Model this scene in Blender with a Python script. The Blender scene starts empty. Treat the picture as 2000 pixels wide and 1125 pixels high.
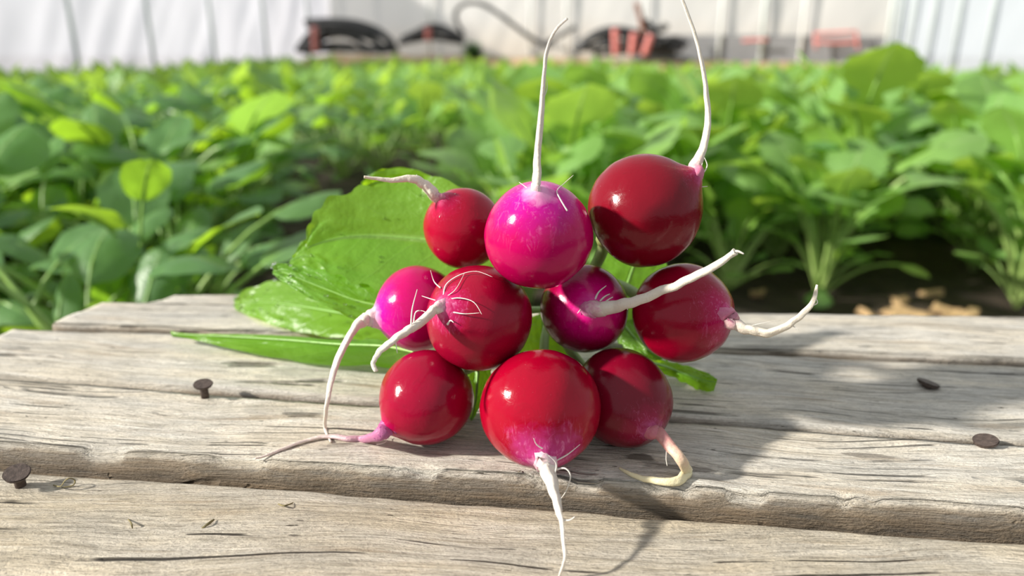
import bpy, bmesh, math, random
from mathutils import Vector, Matrix, noise
R = math.radians
scn = bpy.context.scene
COL = scn.collection
random.seed(7)

# ------------------------------------------------------------------ camera, sky, sun, exposure
PITCH = R(19)
CAMP = Vector((0, 0, .38))
FPX = 1500.0
ZT = .242                      # top of the planks
cd = bpy.data.cameras.new('camera'); cam = bpy.data.objects.new('camera', cd); COL.objects.link(cam)
cam.location = CAMP; cam.rotation_euler = (R(90) - PITCH, 0, 0)
cd.sensor_width = 36; cd.lens = 36 * FPX / 2000; cd.clip_start = .01; cd.clip_end = 200
cd.dof.use_dof = True; cd.dof.focus_distance = .247; cd.dof.aperture_fstop = 7.5
scn.camera = cam
w = bpy.data.worlds.new('world'); scn.world = w; w.use_nodes = True
w.node_tree.nodes['Background'].inputs[0].default_value = (.90, .96, 1.0, 1)
w.node_tree.nodes['Background'].inputs[1].default_value = .60
sd = bpy.data.lights.new('sun', 'SUN'); sun = bpy.data.objects.new('sun', sd); COL.objects.link(sun)
sd.energy = 7.2; sd.angle = R(3.0); sd.color = (1.0, .95, .86)
SUN = Vector((-.87, -.17, .45)).normalized()
sun.rotation_euler = SUN.to_track_quat('Z', 'Y').to_euler()
vs = scn.view_settings
vs.view_transform = 'Standard'; vs.look = 'None'; vs.gamma = 1; vs.use_curve_mapping = False
vs.exposure = .15

RX = Vector((1, 0, 0)); UP = Vector((0, math.sin(PITCH), math.cos(PITCH))); FW = Vector((0, math.cos(PITCH), -math.sin(PITCH)))
def ray(x, y): return RX * ((x - 1000) / FPX) + UP * ((562.5 - y) / FPX) + FW
def P(x, y, d): return CAMP + ray(x, y) * d                    # point at depth d along the view
def T(x, y, z=ZT):                                             # point on the level plane z
    r = ray(x, y); return CAMP + r * ((z - CAMP.z) / r.z)

# ------------------------------------------------------------------ helpers
def link(name, me, parent=None, mats=(), smooth=True):
    o = bpy.data.objects.new(name, me); COL.objects.link(o)
    if parent: o.parent = parent
    for m in mats:
        if m.name not in [q.name for q in me.materials if q]: me.materials.append(m)
    return o
def mesh(verts, faces, smooth=True, mi=None, attr=None):
    me = bpy.data.meshes.new('m'); me.from_pydata([tuple(v) for v in verts], [], faces); me.update()
    if smooth: me.polygons.foreach_set('use_smooth', [True] * len(me.polygons))
    if mi: me.polygons.foreach_set('material_index', mi)
    if attr:
        for k, vals in attr.items():
            a = me.attributes.new(k, 'FLOAT', 'POINT'); a.data.foreach_set('value', vals)
    return me
def empty(name, loc, label=None, cat=None, group=None):
    o = bpy.data.objects.new(name, None); COL.objects.link(o); o.location = loc; o.empty_display_size = .01
    if label: tag(o, label, cat, group)
    return o
def tag(o, label=None, cat=None, group=None, kind=None):
    if label: o['label'] = label
    if cat: o['category'] = cat
    if group: o['group'] = group
    if kind: o['kind'] = kind
    return o
def spline(pts, n):
    """Catmull-Rom through tuples of any length, n samples"""
    m = len(pts); out = []
    for k in range(n):
        u = k / (n - 1) * (m - 1); i = min(int(u), m - 2); t = u - i
        p0 = pts[max(i - 1, 0)]; p1 = pts[i]; p2 = pts[i + 1]; p3 = pts[min(i + 2, m - 1)]
        out.append(tuple(.5 * (2 * b + (c - a) * t + (2 * a - 5 * b + 4 * c - d) * t * t + (3 * b - a - 3 * c + d) * t ** 3) for a, b, c, d in zip(p0, p1, p2, p3)))
    return out
def tube_geo(path, radii, sides=8, rough=0., seed=0., flat=1., verts=None, faces=None, al=None):
    verts = [] if verts is None else verts; faces = [] if faces is None else faces; al = [] if al is None else al
    n = len(path); base = len(verts)
    t0 = (path[1] - path[0]).normalized(); nrm = t0.orthogonal().normalized()
    for i in range(n):
        t = (path[min(i + 1, n - 1)] - path[max(i - 1, 0)])
        if t.length < 1e-9: t = t0
        t = t.normalized(); nrm = (nrm - t * nrm.dot(t)).normalized(); b = t.cross(nrm)
        for k in range(sides):
            a = 2 * math.pi * k / sides
            r = radii[i]
            if rough:
                r *= 1 + rough * noise.noise(Vector((math.cos(a) * 1.3 + seed, math.sin(a) * 1.3, i * .16))) + rough * .7 * math.sin(3 * a + i * .10 + seed)
            verts.append(path[i] + nrm * (math.cos(a) * r) + b * (math.sin(a) * r * flat)); al.append(i / (n - 1))
    for i in range(n - 1):
        for k in range(sides):
            k2 = (k + 1) % sides
            faces.append((base + i * sides + k, base + i * sides + k2, base + (i + 1) * sides + k2, base + (i + 1) * sides + k))
    faces.append(tuple(base + k for k in range(sides))[::-1]); faces.append(tuple(base + (n - 1) * sides + k for k in range(sides)))
    return verts, faces, al
def tube(name, path, radii, mat, parent=None, sides=8, rough=0., seed=0., flat=1., off=None):
    off = off or Vector((0, 0, 0))
    v, f, a = tube_geo([p - off for p in path], radii, sides, rough, seed, flat)
    return link(name, mesh(v, f, attr={'along': a}), parent, [mat])
def box(bm, c, s, rot=None):
    vs_ = []
    for dx in (-.5, .5):
        for dy in (-.5, .5):
            for dz in (-.5, .5):
                q = Vector((dx * s[0], dy * s[1], dz * s[2]))
                if rot: q = rot @ q
                vs_.append(bm.verts.new(Vector(c) + q))
    for f in ((0, 1, 3, 2), (4, 6, 7, 5), (0, 4, 5, 1), (2, 3, 7, 6), (0, 2, 6, 4), (1, 5, 7, 3)): bm.faces.new([vs_[i] for i in f])

# ------------------------------------------------------------------ materials
class NT:
    def __init__(s, name):
        s.m = bpy.data.materials.new(name); s.m.use_nodes = True; s.t = s.m.node_tree; s.t.nodes.clear()
        s.out = s.n('ShaderNodeOutputMaterial')
    def n(s, typ, props=None, **ins):
        x = s.t.nodes.new(typ)
        for k, v in (props or {}).items(): setattr(x, k, v)
        for k, v in ins.items():
            key = int(k[1:]) if k[0] == 'i' and k[1:].isdigit() else k.replace('_', ' ')
            s.set(x, key, v)
        return x
    def set(s, x, key, v):
        if isinstance(v, bpy.types.NodeSocket): s.t.links.new(v, x.inputs[key])
        elif isinstance(v, bpy.types.Node): s.t.links.new(v.outputs[0], x.inputs[key])
        else:
            if isinstance(v, tuple) and len(v) == 3 and x.inputs[key].type == 'RGBA': v = v + (1,)
            x.inputs[key].default_value = v
    def ramp(s, fac, stops, interp='LINEAR'):
        r = s.n('ShaderNodeValToRGB'); e = r.color_ramp.elements; r.color_ramp.interpolation = interp
        while len(e) < len(stops): e.new(.5)
        for q, (p, c) in zip(e, stops): q.position = p; q.color = (c if len(c) == 4 else c + (1,))
        s.set(r, 0, fac); return r.outputs[0]
    def fr(s, fac, lo, hi):
        return s.n('ShaderNodeMapRange', None, i0=fac, i1=lo, i2=hi).outputs[0]
    def mix(s, a, b, fac, mode='MIX'):
        x = s.n('ShaderNodeMix', {'data_type': 'RGBA', 'blend_type': mode})
        s.set(x, 0, fac); s.set(x, 6, a); s.set(x, 7, b); return x.outputs[2]
    def math(s, op, a, b=0.):
        x = s.n('ShaderNodeMath', {'operation': op}); s.set(x, 0, a); s.set(x, 1, b); return x.outputs[0]
    def noise(s, vec, scale, detail=4., rough=.55, dist=0.):
        return s.n('ShaderNodeTexNoise', None, Vector=vec, Scale=scale, Detail=detail, Roughness=rough, Distortion=dist).outputs[0]
    def co(s, kind='Object'): return s.n('ShaderNodeTexCoord').outputs[kind]
    def scale(s, vec, sc, loc=(0, 0, 0)): return s.n('ShaderNodeMapping', None, Vector=vec, Scale=sc, Location=loc).outputs[0]
    def bump(s, h, strength, dist): return s.n('ShaderNodeBump', None, Height=h, Strength=strength, Distance=dist).outputs[0]
    def attr(s, name): return s.n('ShaderNodeAttribute', {'attribute_name': name}).outputs['Fac']
    def rand(s): return s.n('ShaderNodeObjectInfo').outputs['Random']
    def finish(s, sh): s.t.links.new(sh.outputs[0] if isinstance(sh, bpy.types.Node) else sh, s.out.inputs[0]); return s.m
def simple(name, col, rough=.6, var=.25, scale=40., metal=0., bump=0., bdist=.001):
    t = NT(name); c = t.co(); nz = t.noise(c, scale, 5.)
    dark = tuple(q * (1 - var) for q in col); lite = tuple(min(1, q * (1 + var)) for q in col)
    kw = {}
    if bump: kw['Normal'] = t.bump(nz, bump, bdist)
    return t.finish(t.n('ShaderNodeBsdfPrincipled', None, Base_Color=t.ramp(nz, [(.3, dark), (.7, lite)]), Roughness=rough, Metallic=metal, **kw))

def wood_mat(name, tan, grey, seed, crack=.5, stains=(), knots=()):
    t = NT(name); c0 = t.co(); c = t.scale(c0, (1, 1, 1), (seed, seed * .7, seed * .3))
    warp = t.math('SUBTRACT', t.noise(t.scale(c, (7, 10, 10)), 1., 2.), .5)
    bend = t.math('MULTIPLY', warp, .030)
    for (kx, ky, kr, ka) in knots:                          # the grain swings round a knot
        d = t.n('ShaderNodeVectorMath', {'operation': 'LENGTH'}, i0=t.scale(c0, (1 / kr, 1.6 / kr, 0), (-kx / kr, -1.6 * ky / kr, 0))).outputs['Value']
        bend = t.math('ADD', bend, t.math('DIVIDE', ka, t.math('ADD', 1., t.math('MULTIPLY', d, d))))
    off = t.n('ShaderNodeCombineXYZ', None, Y=bend)
    cw = t.n('ShaderNodeVectorMath', {'operation': 'ADD'}, i0=c, i1=off).outputs[0]
    big = t.noise(t.scale(cw, (12, 70, 40)), 1., 4.)
    blot = t.noise(t.scale(c, (50, 110, 80)), 1., 5., .65)
    mid = t.noise(t.scale(cw, (22, 520, 400)), 1., 5., .7)
    fine = t.noise(t.scale(cw, (90, 2300, 1800)), 1., 3., .65)
    speck = t.noise(t.scale(cw, (700, 1900, 1500)), 1., 3., .7)
    base = t.mix(grey, tan, t.fr(big, .38, .62))
    base = t.mix(base, tuple(q * .62 for q in grey), t.math('MULTIPLY', t.fr(blot, .50, .72), .65))
    base = t.mix(base, tuple(min(1, q * 1.30) for q in tan), t.math('MULTIPLY', t.fr(blot, .48, .30), .55))
    base = t.mix(base, tuple(q * .48 for q in tan), t.math('MULTIPLY', t.fr(mid, .52, .70), .75))
    base = t.mix(base, tuple(min(1, q * 1.35) for q in grey), t.math('MULTIPLY', t.fr(mid, .48, .34), .55))
    base = t.mix(base, tuple(q * .35 for q in tan), t.math('MULTIPLY', t.fr(fine, .52, .66), .70))
    base = t.mix(base, (.27, .17, .08), t.math('MULTIPLY', t.fr(t.noise(t.scale(cw, (14, 190, 80)), 1., 3.), .60, .72), .40))
    base = t.mix(base, tuple(q * .45 for q in grey), t.math('MULTIPLY', t.fr(speck, .55, .68), .70))
    # long drying cracks: thin zero lines of a much stretched noise, broken up along the board
    cn = t.noise(t.scale(cw, (2.6, 120, 20)), 1., 1.5, .5)
    line = t.math('ABSOLUTE', t.math('SUBTRACT', cn, .5))
    brk = t.fr(t.noise(t.scale(cw, (26, 60, 20), (3, 1, 2)), 1., 3.), .50, .58)
    ck = t.math('MULTIPLY', t.fr(line, .020, .004), brk)
    ck = t.math('MULTIPLY', ck, crack)
    base = t.mix(base, (.030, .022, .015), ck)
    pit = t.math('MULTIPLY', t.fr(t.noise(t.scale(c, (140, 620, 200)), 1., 2.), .72, .77), .8)
    base = t.mix(base, (.045, .034, .022), pit)
    side = t.attr('side')                                   # sawn flank: browner, dirtier than the bleached face, with its shade painted in
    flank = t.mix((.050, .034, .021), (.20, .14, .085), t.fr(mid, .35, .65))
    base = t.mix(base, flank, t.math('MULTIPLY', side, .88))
    for (sx, sy, rx, ry, amt) in stains:
        d = t.n('ShaderNodeVectorMath', {'operation': 'LENGTH'}, i0=t.scale(c0, (1 / rx, 1 / ry, 0), (-sx / rx, -sy / ry, 0))).outputs['Value']
        dd = t.math('ADD', d, t.math('MULTIPLY', t.math('SUBTRACT', t.noise(t.scale(c, (120, 500, 100)), 1., 4.), .5), 1.6))
        base = t.mix(base, (.10, .078, .060), t.math('MULTIPLY', t.fr(dd, 1.0, .75), amt))
    h = t.math('ADD', t.math('MULTIPLY', mid, 1.0), t.math('MULTIPLY', fine, .5)); h = t.math('ADD', h, t.math('MULTIPLY', speck, .35)); h = t.math('ADD', h, t.math('MULTIPLY', blot, .6))
    h = t.math('SUBTRACT', h, t.math('MULTIPLY', ck, 2.4)); h = t.math('SUBTRACT', h, t.math('MULTIPLY', pit, .9))
    return t.finish(t.n('ShaderNodeBsdfPrincipled', None, Base_Color=base, Roughness=.8, Normal=t.bump(h, 1.0, .0013), Specular_IOR_Level=.2))

def leaf_mat(name, top, under, trans, vein=(.35, .5, .2), gloss=.42, bumpsc=160., tw=.35, veins=12., vs_=.6):
    t = NT(name); u = t.attr('lu'); v = t.attr('lv'); rnd = t.rand()
    av = t.math('ABSOLUTE', v)
    mid = t.fr(av, .07, .025)
    # side veins sweep forward from the midrib
    ph = t.math('MULTIPLY', t.math('SUBTRACT', u, t.math('MULTIPLY', av, .22)), veins)
    vv = t.math('ABSOLUTE', t.math('SUBTRACT', t.math('FRACT', ph), .5))
    sv = t.math('MULTIPLY', t.fr(vv, .07, .015), .45)
    vn = t.math('MAXIMUM', mid, t.math('MULTIPLY', sv, vs_))
    nz = t.noise(t.co(), bumpsc, 3.)
    c = t.mix(top, tuple(q * .72 for q in top), t.fr(nz, .35, .7))
    c = t.mix(c, tuple(min(1, q * s) for q, s in zip(top, (1.55, 1.25, .8))), t.math('MULTIPLY', rnd, .75))
    back = t.n('ShaderNodeNewGeometry').outputs['Backfacing']
    c = t.mix(c, under, t.math('MULTIPLY', back, .7))
    c = t.mix(c, vein, t.math('MULTIPLY', vn, .55))
    h = t.math('SUBTRACT', nz, t.math('MULTIPLY', vn, .6))
    nrm = t.bump(h, .5, .0015)
    p = t.n('ShaderNodeBsdfPrincipled', None, Base_Color=c, Roughness=gloss, Normal=nrm, Specular_IOR_Level=.45)
    tc = t.mix(trans, tuple(q * s for q, s in zip(trans, (1.35, 1.1, .8))), rnd)
    tr = t.n('ShaderNodeBsdfTranslucent', None, Color=t.mix(tc, vein, t.math('MULTIPLY', vn, .4)), Normal=nrm)
    mx = t.n('ShaderNodeMixShader'); t.set(mx, 0, tw); t.set(mx, 1, p); t.set(mx, 2, tr)
    return t.finish(mx)
def stalk_mat(name, a, b):
    t = NT(name); al = t.attr('along'); c = t.mix(a, b, al)
    c = t.mix(c, tuple(q * .7 for q in b), t.fr(t.noise(t.scale(t.co(), (300, 300, 60)), 1., 3.), .5, .75))
    return t.finish(t.n('ShaderNodeBsdfPrincipled', None, Base_Color=c, Roughness=.4, Subsurface_Weight=.0))

M = {}
M['leaf_round'] = leaf_mat('smooth blue green leaf', (.085, .215, .085), (.13, .26, .10), (.40, .74, .04), tw=.42, gloss=.38)
M['leaf_radish'] = leaf_mat('light green radish leaf', (.175, .370, .085), (.20, .36, .11), (.46, .80, .10), tw=.40, gloss=.40)
M['leaf_hero'] = leaf_mat('fresh glossy radish leaf', (.120, .300, .022), (.16, .33, .05), (.36, .70, .015), vein=(.34, .52, .14), gloss=.36, bumpsc=220., tw=.50, veins=9., vs_=.4)
M['stalk'] = stalk_mat('pale leaf stalk', (.38, .50, .16), (.22, .40, .08))
M['stalk_bunch'] = stalk_mat('bunch leaf stalk', (.20, .22, .07), (.26, .42, .12))
M['midrib'] = stalk_mat('green midrib', (.24, .44, .10), (.16, .34, .04))
M['soil'] = simple('dark crumbly soil', (.040, .026, .018), .95, .5, 30., bump=.9, bdist=.01)
M['nail'] = simple('rusted nail steel', (.085, .062, .052), .62, .45, 900., .35, bump=.5, bdist=.0004)
M['hose'] = simple('black polythene pipe', (.012, .012, .014), .38, .3, 20.)
M['red'] = simple('faded red paint', (.60, .19, .17), .6, .2, 20.)
M['steel'] = simple('galvanised steel tube', (.60, .66, .65), .5, .1, 30.)
M['white_tube'] = simple('white painted tube', (.82, .84, .84), .5, .05, 30.)
M['bank'] = simple('pale trodden earth', (.40, .28, .15), .95, .3, 14., bump=.6, bdist=.01)
M['weed'] = simple('dull green weed', (.05, .12, .035), .7, .4, 60.)
M['grey_board'] = simple('grey skirting sheet', (.20, .20, .21), .7, .1, 8.)
M['rust_wood'] = simple('reddish brown timber', (.20, .075, .045), .8, .3, 30.)
M['chip'] = simple('dry tan wood chip', (.42, .28, .14), .85, .3, 300., bump=.5)
M['debris'] = simple('dry plant scrap', (.17, .14, .06), .85, .4, 900.)
M['drop'] = None
def water():
    t = NT('water'); return t.finish(t.n('ShaderNodeBsdfPrincipled', None, Base_Color=(1., 1., 1.), Roughness=.02, IOR=1.33, Transmission_Weight=1.))
M['drop'] = water()
def film(name, col, clear, cream=None):
    t = NT(name); c = t.co(); n1 = t.noise(t.scale(c, (2.2, 2.2, .5)), 1., 3.)
    colr = t.mix(col, tuple(q * .90 for q in col), t.fr(n1, .4, .65))
    if cream:
        z = t.n('ShaderNodeSeparateXYZ', None, Vector=c).outputs[2]
        colr = t.mix(cream, colr, t.fr(t.math('ADD', z, t.math('MULTIPLY', n1, .25)), .25, .55))
    d = t.n('ShaderNodeBsdfDiffuse', None, Color=colr); tr = t.n('ShaderNodeBsdfTranslucent', None, Color=colr)
    m1 = t.n('ShaderNodeMixShader'); t.set(m1, 0, .5); t.set(m1, 1, d); t.set(m1, 2, tr)
    tp = t.n('ShaderNodeBsdfTransparent', None, Color=(1., 1., 1.))
    m2 = t.n('ShaderNodeMixShader'); t.set(m2, 0, clear); t.set(m2, 1, m1); t.set(m2, 2, tp)
    return t.finish(m2)
M['film_left'] = film('white greenhouse film', (.74, .735, .80), .20)
M['film_end'] = film('end wall film', (.97, .93, .88), .20, cream=(.92, .80, .66))
M['film_right'] = film('right wall film', (.72, .76, .81), .22)

def radish_mat(name, cols, tail_w, streak=.5, seed=0., rough=.13):
    """cols = tail, blush, body, crown"""
    t = NT(name); a = t.attr('along'); c = t.scale(t.co(), (1, 1, 1), (seed, seed, seed))
    big = t.noise(c, 90., 3.); fine = t.noise(t.scale(c, (1, 1, 1)), 900., 4., .7); patch = t.noise(c, 260., 4., .6, 1.5)
    aa = t.math('ADD', a, t.math('MULTIPLY', t.math('SUBTRACT', big, .5), .16))
    aa = t.math('ADD', aa, t.math('MULTIPLY', t.math('SUBTRACT', patch, .5), .06 * (1 + streak)))
    base = t.ramp(aa, [(0., cols[0]), (tail_w, cols[1]), (tail_w * 2.6, cols[2]), (1., cols[3])])
    near = t.fr(aa, tail_w * 3.2, tail_w * .6)
    st = t.math('MULTIPLY', t.math('MULTIPLY', t.fr(t.noise(t.scale(c, (500, 500, 160)), 1., 4., .7, 2.), .54, .72), near), streak)
    base = t.mix(base, (.70, .22, .42), st)
    base = t.mix(base, tuple(q * .6 for q in cols[2]), t.math('MULTIPLY', t.fr(patch, .58, .8), .35))
    spk = t.fr(t.noise(c, 1500., 2.), .735, .78)
    base = t.mix(base, (.72, .38, .42), t.math('MULTIPLY', spk, .18))
    rg = t.math('ADD', t.math('MULTIPLY', t.fr(patch, .4, .7), .10), rough)
    h = t.math('ADD', t.math('MULTIPLY', patch, .8), t.math('MULTIPLY', fine, .25))
    return t.finish(t.n('ShaderNodeBsdfPrincipled', None, Base_Color=base, Roughness=rg, Specular_IOR_Level=.27,
                        Normal=t.bump(h, .16, .0007), Subsurface_Weight=.05, Subsurface_Radius=(.010, .0015, .0025), Subsurface_Scale=.4))
def root_mat(name, base_c, tip_c, tw=.25, spots=None):
    t = NT(name); a = t.attr('along'); c = t.co()
    n1 = t.noise(c, 700., 4., .65)
    aa = t.math('ADD', a, t.math('MULTIPLY', t.math('SUBTRACT', n1, .5), .22))
    mid = tuple(.72 * x + .28 * y for x, y in zip(base_c, tip_c))
    col = t.ramp(aa, [(0., base_c), (tw * .5, mid), (tw, tip_c), (1., tip_c)])
    col = t.mix(col, tuple(q * .72 for q in tip_c), t.math('MULTIPLY', t.math('MULTIPLY', t.fr(t.noise(t.scale(c, (1, 1, 1)), 1600., 3.), .55, .75), .5), t.fr(aa, tw * .5, tw)))
    if spots: col = t.mix(col, spots, t.math('MULTIPLY', t.fr(n1, .58, .66), t.fr(a, .7, .3)))
    return t.finish(t.n('ShaderNodeBsdfPrincipled', None, Base_Color=col, Roughness=.5, Normal=t.bump(n1, .5, .0006), Subsurface_Weight=.15, Subsurface_Radius=(.004, .003, .002), Subsurface_Scale=.3))
M['root'] = root_mat('cream taproot', (.48, .03, .18), (.72, .65, .54), .34)
M['root_purple'] = root_mat('purple taproot', (.34, .008, .19), (.68, .58, .52), .62, (.22, .004, .16))
M['root_magenta'] = root_mat('magenta based taproot', (.56, .02, .28), (.72, .66, .56), .22)
M['root_yellow'] = root_mat('yellowish taproot', (.42, .05, .13), (.76, .68, .44), .5)
M['root_pale'] = root_mat('pale taproot', (.70, .36, .50), (.72, .65, .57), .22)
M['hair'] = root_mat('white root hair', (.72, .64, .60), (.74, .69, .62), .2)

# ------------------------------------------------------------------ ground and greenhouse
def gz(x, y): return .012 * noise.noise(Vector((x * 3, y * 3, 0))) + .010 * noise.noise(Vector((x * 11, y * 11, 4)))
gx, gy = 130, 150; v = []; f = []
for j in range(gy + 1):
    y = -.6 + 10.6 * (j / gy) ** 1.7 if j else -6.0
    for i in range(gx + 1):
        s = (i / gx - .5) * 2; x = s * (3.2 + .75 * max(y, 0)); v.append((x, y, gz(x, y) + .006 * noise.noise(Vector((x * 40, y * 40, 1))) * (1 if y < 2 else 0)))
for j in range(gy):
    for i in range(gx): a = j * (gx + 1) + i; f.append((a, a + 1, a + gx + 2, a + gx + 1))
tag(link('ground', mesh(v, f), None, [M['soil']]), 'dark crumbly greenhouse soil under the crop', kind='structure')

def wall(name, A, B, h, mat, folds, label, z0=.0, seed=0.):
    A = Vector((A[0], A[1], 0)); B = Vector((B[0], B[1], 0)); u = (B - A); L = u.length; u.normalize(); nrm = Vector((-u.y, u.x, 0))
    nx, nz = 160, 14; v = []; f = []
    for j in range(nz + 1):
        z = z0 + (h - z0) * j / nz
        for i in range(nx + 1):
            s = L * i / nx; d = folds * (noise.noise(Vector((s * 3.2 + z * 1.2 + seed, z * .5, seed))) + .9 * noise.noise(Vector((s * 9 - z * 4.5, z * .8, 3 + seed))))
            v.append(A + u * s + nrm * d + Vector((0, 0, z)))
    for j in range(nz):
        for i in range(nx): a = j * (nx + 1) + i; f.append((a, a + 1, a + nx + 2, a + nx + 1))
    o = tag(link(name, mesh(v, f), None, [mat]), label, kind='structure')
    return o, A, u, nrm, L
Lc = (-1.65, 7.26); Rc = (2.60, 5.52)
yaw = Vector((.379, .925, 0)).normalized()
La = (Lc[0] - yaw.x * 4.6, Lc[1] - yaw.y * 4.6)
Ra = (3.5, 4.1)
wl = wall('wall_left', La, Lc, 1.15, M['film_left'], .055, 'white plastic film side wall of the greenhouse, lit from outside')
we = wall('wall_back', Lc, Rc, 1.15, M['film_end'], .012, 'off-white plastic end wall behind the coiled pipes', seed=5.)
wr = wall('wall_right', Rc, Ra, 1.15, M['film_right'], .012, 'bluish white plastic side wall at the right', seed=9.)
def at_px(A, B, x):
    """point of the ground line A-B seen at image column x"""
    A = Vector((A[0], A[1], 0)); B = Vector((B[0], B[1], 0)); lo, hi = 0., 1.
    def col(t):
        q = A.lerp(B, t); q = Vector((q.x, q.y, .45)) - CAMP; return 1000 + FPX * q.dot(RX) / q.dot(FW)
    for _ in range(50):
        m = (lo + hi) / 2
        if (col(m) - x) * (col(1) - col(0)) < 0: lo = m
        else: hi = m
    return A.lerp(B, lo)
def posts(W, A, B, cols, mat, rad, inset):
    o, _, u, nrm, L = W
    for x in cols:
        q = at_px(A, B, x) + nrm * inset
        tube('post', [q + Vector((0, 0, -.05)), q + Vector((0, 0, .6)), q + Vector((0, 0, 1.2))], [rad] * 3, mat, o, 8)
posts(wl, La, Lc, (127, 280, 403, 508, 595), M['steel'], .013, -.03)
posts(we, Lc, Rc, (655, 843, 1040, 1110, 1262, 1412, 1572), M['white_tube'], .013, -.05)
posts(we, Lc, Rc, (1495, 1742), M['steel'], .016, -.05)
posts(wr, Rc, Ra, (1765, 1790, 1830, 1880, 1945), M['steel'], .010, -.03)
# grey skirting sheet at the foot of the end wall (right half)
o, A_, u_, n_, L_ = we
a = at_px(Lc, Rc, 1240) - n_ * .03; b = at_px(Lc, Rc, 1742) - n_ * .03
bm = bmesh.new(); c = (a + b) / 2; ang = math.atan2((b - a).y, (b - a).x)
box(bm, (c.x, c.y, .15), ((b - a).length, .012, .30), Matrix.Rotation(ang, 3, 'Z'))
me = bpy.data.meshes.new('m'); bm.to_mesh(me); bm.free(); link('skirting_sheet', me, o, [M['grey_board']])

# ------------------------------------------------------------------ pallet
pal = empty('wooden_pallet', (0, .28, 0), 'weathered grey wooden pallet of rough planks with protruding nails, carrying the radish bunch', 'pallet')
PO = Vector((0, .28, 0))
def plank(A, B, C, D, ztop, th, mat, seed, nx=220, wob=.0012, chip=0., name='plank', rnd=.0022):
    """A front left, B front right, C back right, D back left (x, y); a solid board with worn edges"""
    A, B, C, D = [Vector((q[0], q[1], 0)) for q in (A, B, C, D)]
    mx = Vector((B - A)); ang = math.atan2(mx.y, mx.x); rot = Matrix.Rotation(-ang, 3, 'Z'); org = (A + B + C + D) / 4
    prof = []                                             # (v across 0..1, edge offset, z, side flag)
    prof += [(0, 0, -th, 1), (0, -.0003, -th * .7, 1), (0, 0, -th * .4, 1), (0, .0002, -rnd * 1.1, .8), (0, rnd * .3, -rnd * .45, .35), (0, rnd, -rnd * .08, 0)]
    for k in range(1, 26): prof.append((k / 26, 0, 0, 0))
    prof += [(1, -rnd, -rnd * .08, 0), (1, -rnd * .3, -rnd * .45, .35), (1, 0, -rnd * 1.1, .8), (1, 0, -th * .5, 1), (1, 0, -th, 1)]
    npf = len(prof); v = []; sd_ = []; f = []
    for i in range(nx + 1):
        s = i / nx
        F_ = A.lerp(B, s); K = D.lerp(C, s)
        w0 = wob * (noise.noise(Vector((s * 9, seed, 0))) + .6 * noise.noise(Vector((s * 40, seed, 1))))
        w1 = wob * (noise.noise(Vector((s * 9, seed, 7))) + .6 * noise.noise(Vector((s * 40, seed, 8))))
        cv = (K - F_).normalized()
        for (k, e, z, sdv) in prof:
            q = F_.lerp(K, k) + cv * (e + w0 * (1 - k) + w1 * k)
            zz = z
            top = 1 if z > -rnd * 1.5 else 0
            n3 = noise.noise(Vector((q.x * 22, q.y * 130, seed))) * .00055 + noise.noise(Vector((q.x * 60, q.y * 500, seed + 3))) * .00028 + noise.noise(Vector((q.x * 6, q.y * 14, seed + 6))) * .0010
            zz += n3 * (1 if top else .3)
            if chip and k < .12 and z > -rnd * 1.3:       # splintered front arris
                cn = noise.noise(Vector((q.x * 60, 2.2, seed))) + .5 * noise.noise(Vector((q.x * 170, q.y * 120, seed)))
                if cn > .12: zz -= chip * min(1, (cn - .12) * 5) * (1 - k / .12)
            if e: pass
            if k == 0 and not top: q += cv * (.0006 * noise.noise(Vector((q.x * 40, z * 400, seed))))
            v.append(rot @ (q - org) + Vector((0, 0, zz))); sd_.append(sdv)
    for i in range(nx):
        for j in range(npf - 1):
            a = i * npf + j; f.append((a, a + npf, a + npf + 1, a + 1))
        a = i * npf; f.append((a, a + npf - 1, a + 2 * npf - 1, a + npf))
    f.append(tuple(range(npf))); f.append(tuple(nx * npf + j for j in range(npf))[::-1])
    o = link(name, mesh(v, f, attr={'side': sd_}), pal, [mat])
    o.location = Vector((org.x, org.y, ztop)) - PO; o.rotation_euler = (0, 0, ang)
    return o, org, ang
def xy(p): return (p.x, p.y)
def ext(a, b, x):                                          # point of line a-b at world x
    t = (x - a.x) / (b.x - a.x); return (x, a.y + t * (b.y - a.y))
TAN, GREY = (.50, .42, .32), (.47, .44, .40)
W1 = wood_mat('weathered plank tan', (.55, .47, .35), (.54, .49, .41), 1.3, .9, knots=((-.135, -.004, .035, .022), (.21, -.03, .03, -.012)), stains=((-.010, .019, .006, .0014, .5), (.030, .012, .006, .0012, .6)))
W2 = wood_mat('weathered plank pale', (.69, .61, .49), (.67, .63, .56), 4.7, .6, stains=((.0335, -.0050, .006, .0028, .75), (.047, -.010, .012, .0022, .6), (.110, .004, .010, .0016, .6)))
W3 = wood_mat('weathered plank grey', (.66, .59, .48), (.63, .595, .535), 8.1, .7)
W4 = wood_mat('weathered plank silver', (.68, .61, .50), (.65, .615, .555), 12.9, .5)
zA = ZT - .0085
fB0, fB1 = T(0, 868), T(2000, 994)
eA0 = fB0 + Vector((0, -.0012, 0)); eA1 = fB1 + Vector((0, -.0042, 0))
plank((-.30, .105), (.30, .085), ext(eA0, eA1, .30), ext(eA0, eA1, -.30), zA, .018, W1, 1., wob=.0014)
bB0, bB1 = T(370, 762), T(2000, 868)
plank(ext(fB0, fB1, -.30), ext(fB0, fB1, .32), ext(bB0, bB1, .32), ext(bB0, bB1, -.30), ZT, .019, W2, 2., chip=.0024)
sh = Vector((0, .0022, 0))
cB0, cB1 = T(105, 637), T(2000, 711)
fC0, fC1 = T(370, 758) + sh * .2, T(2000, 866) + sh * 1.2
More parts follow.
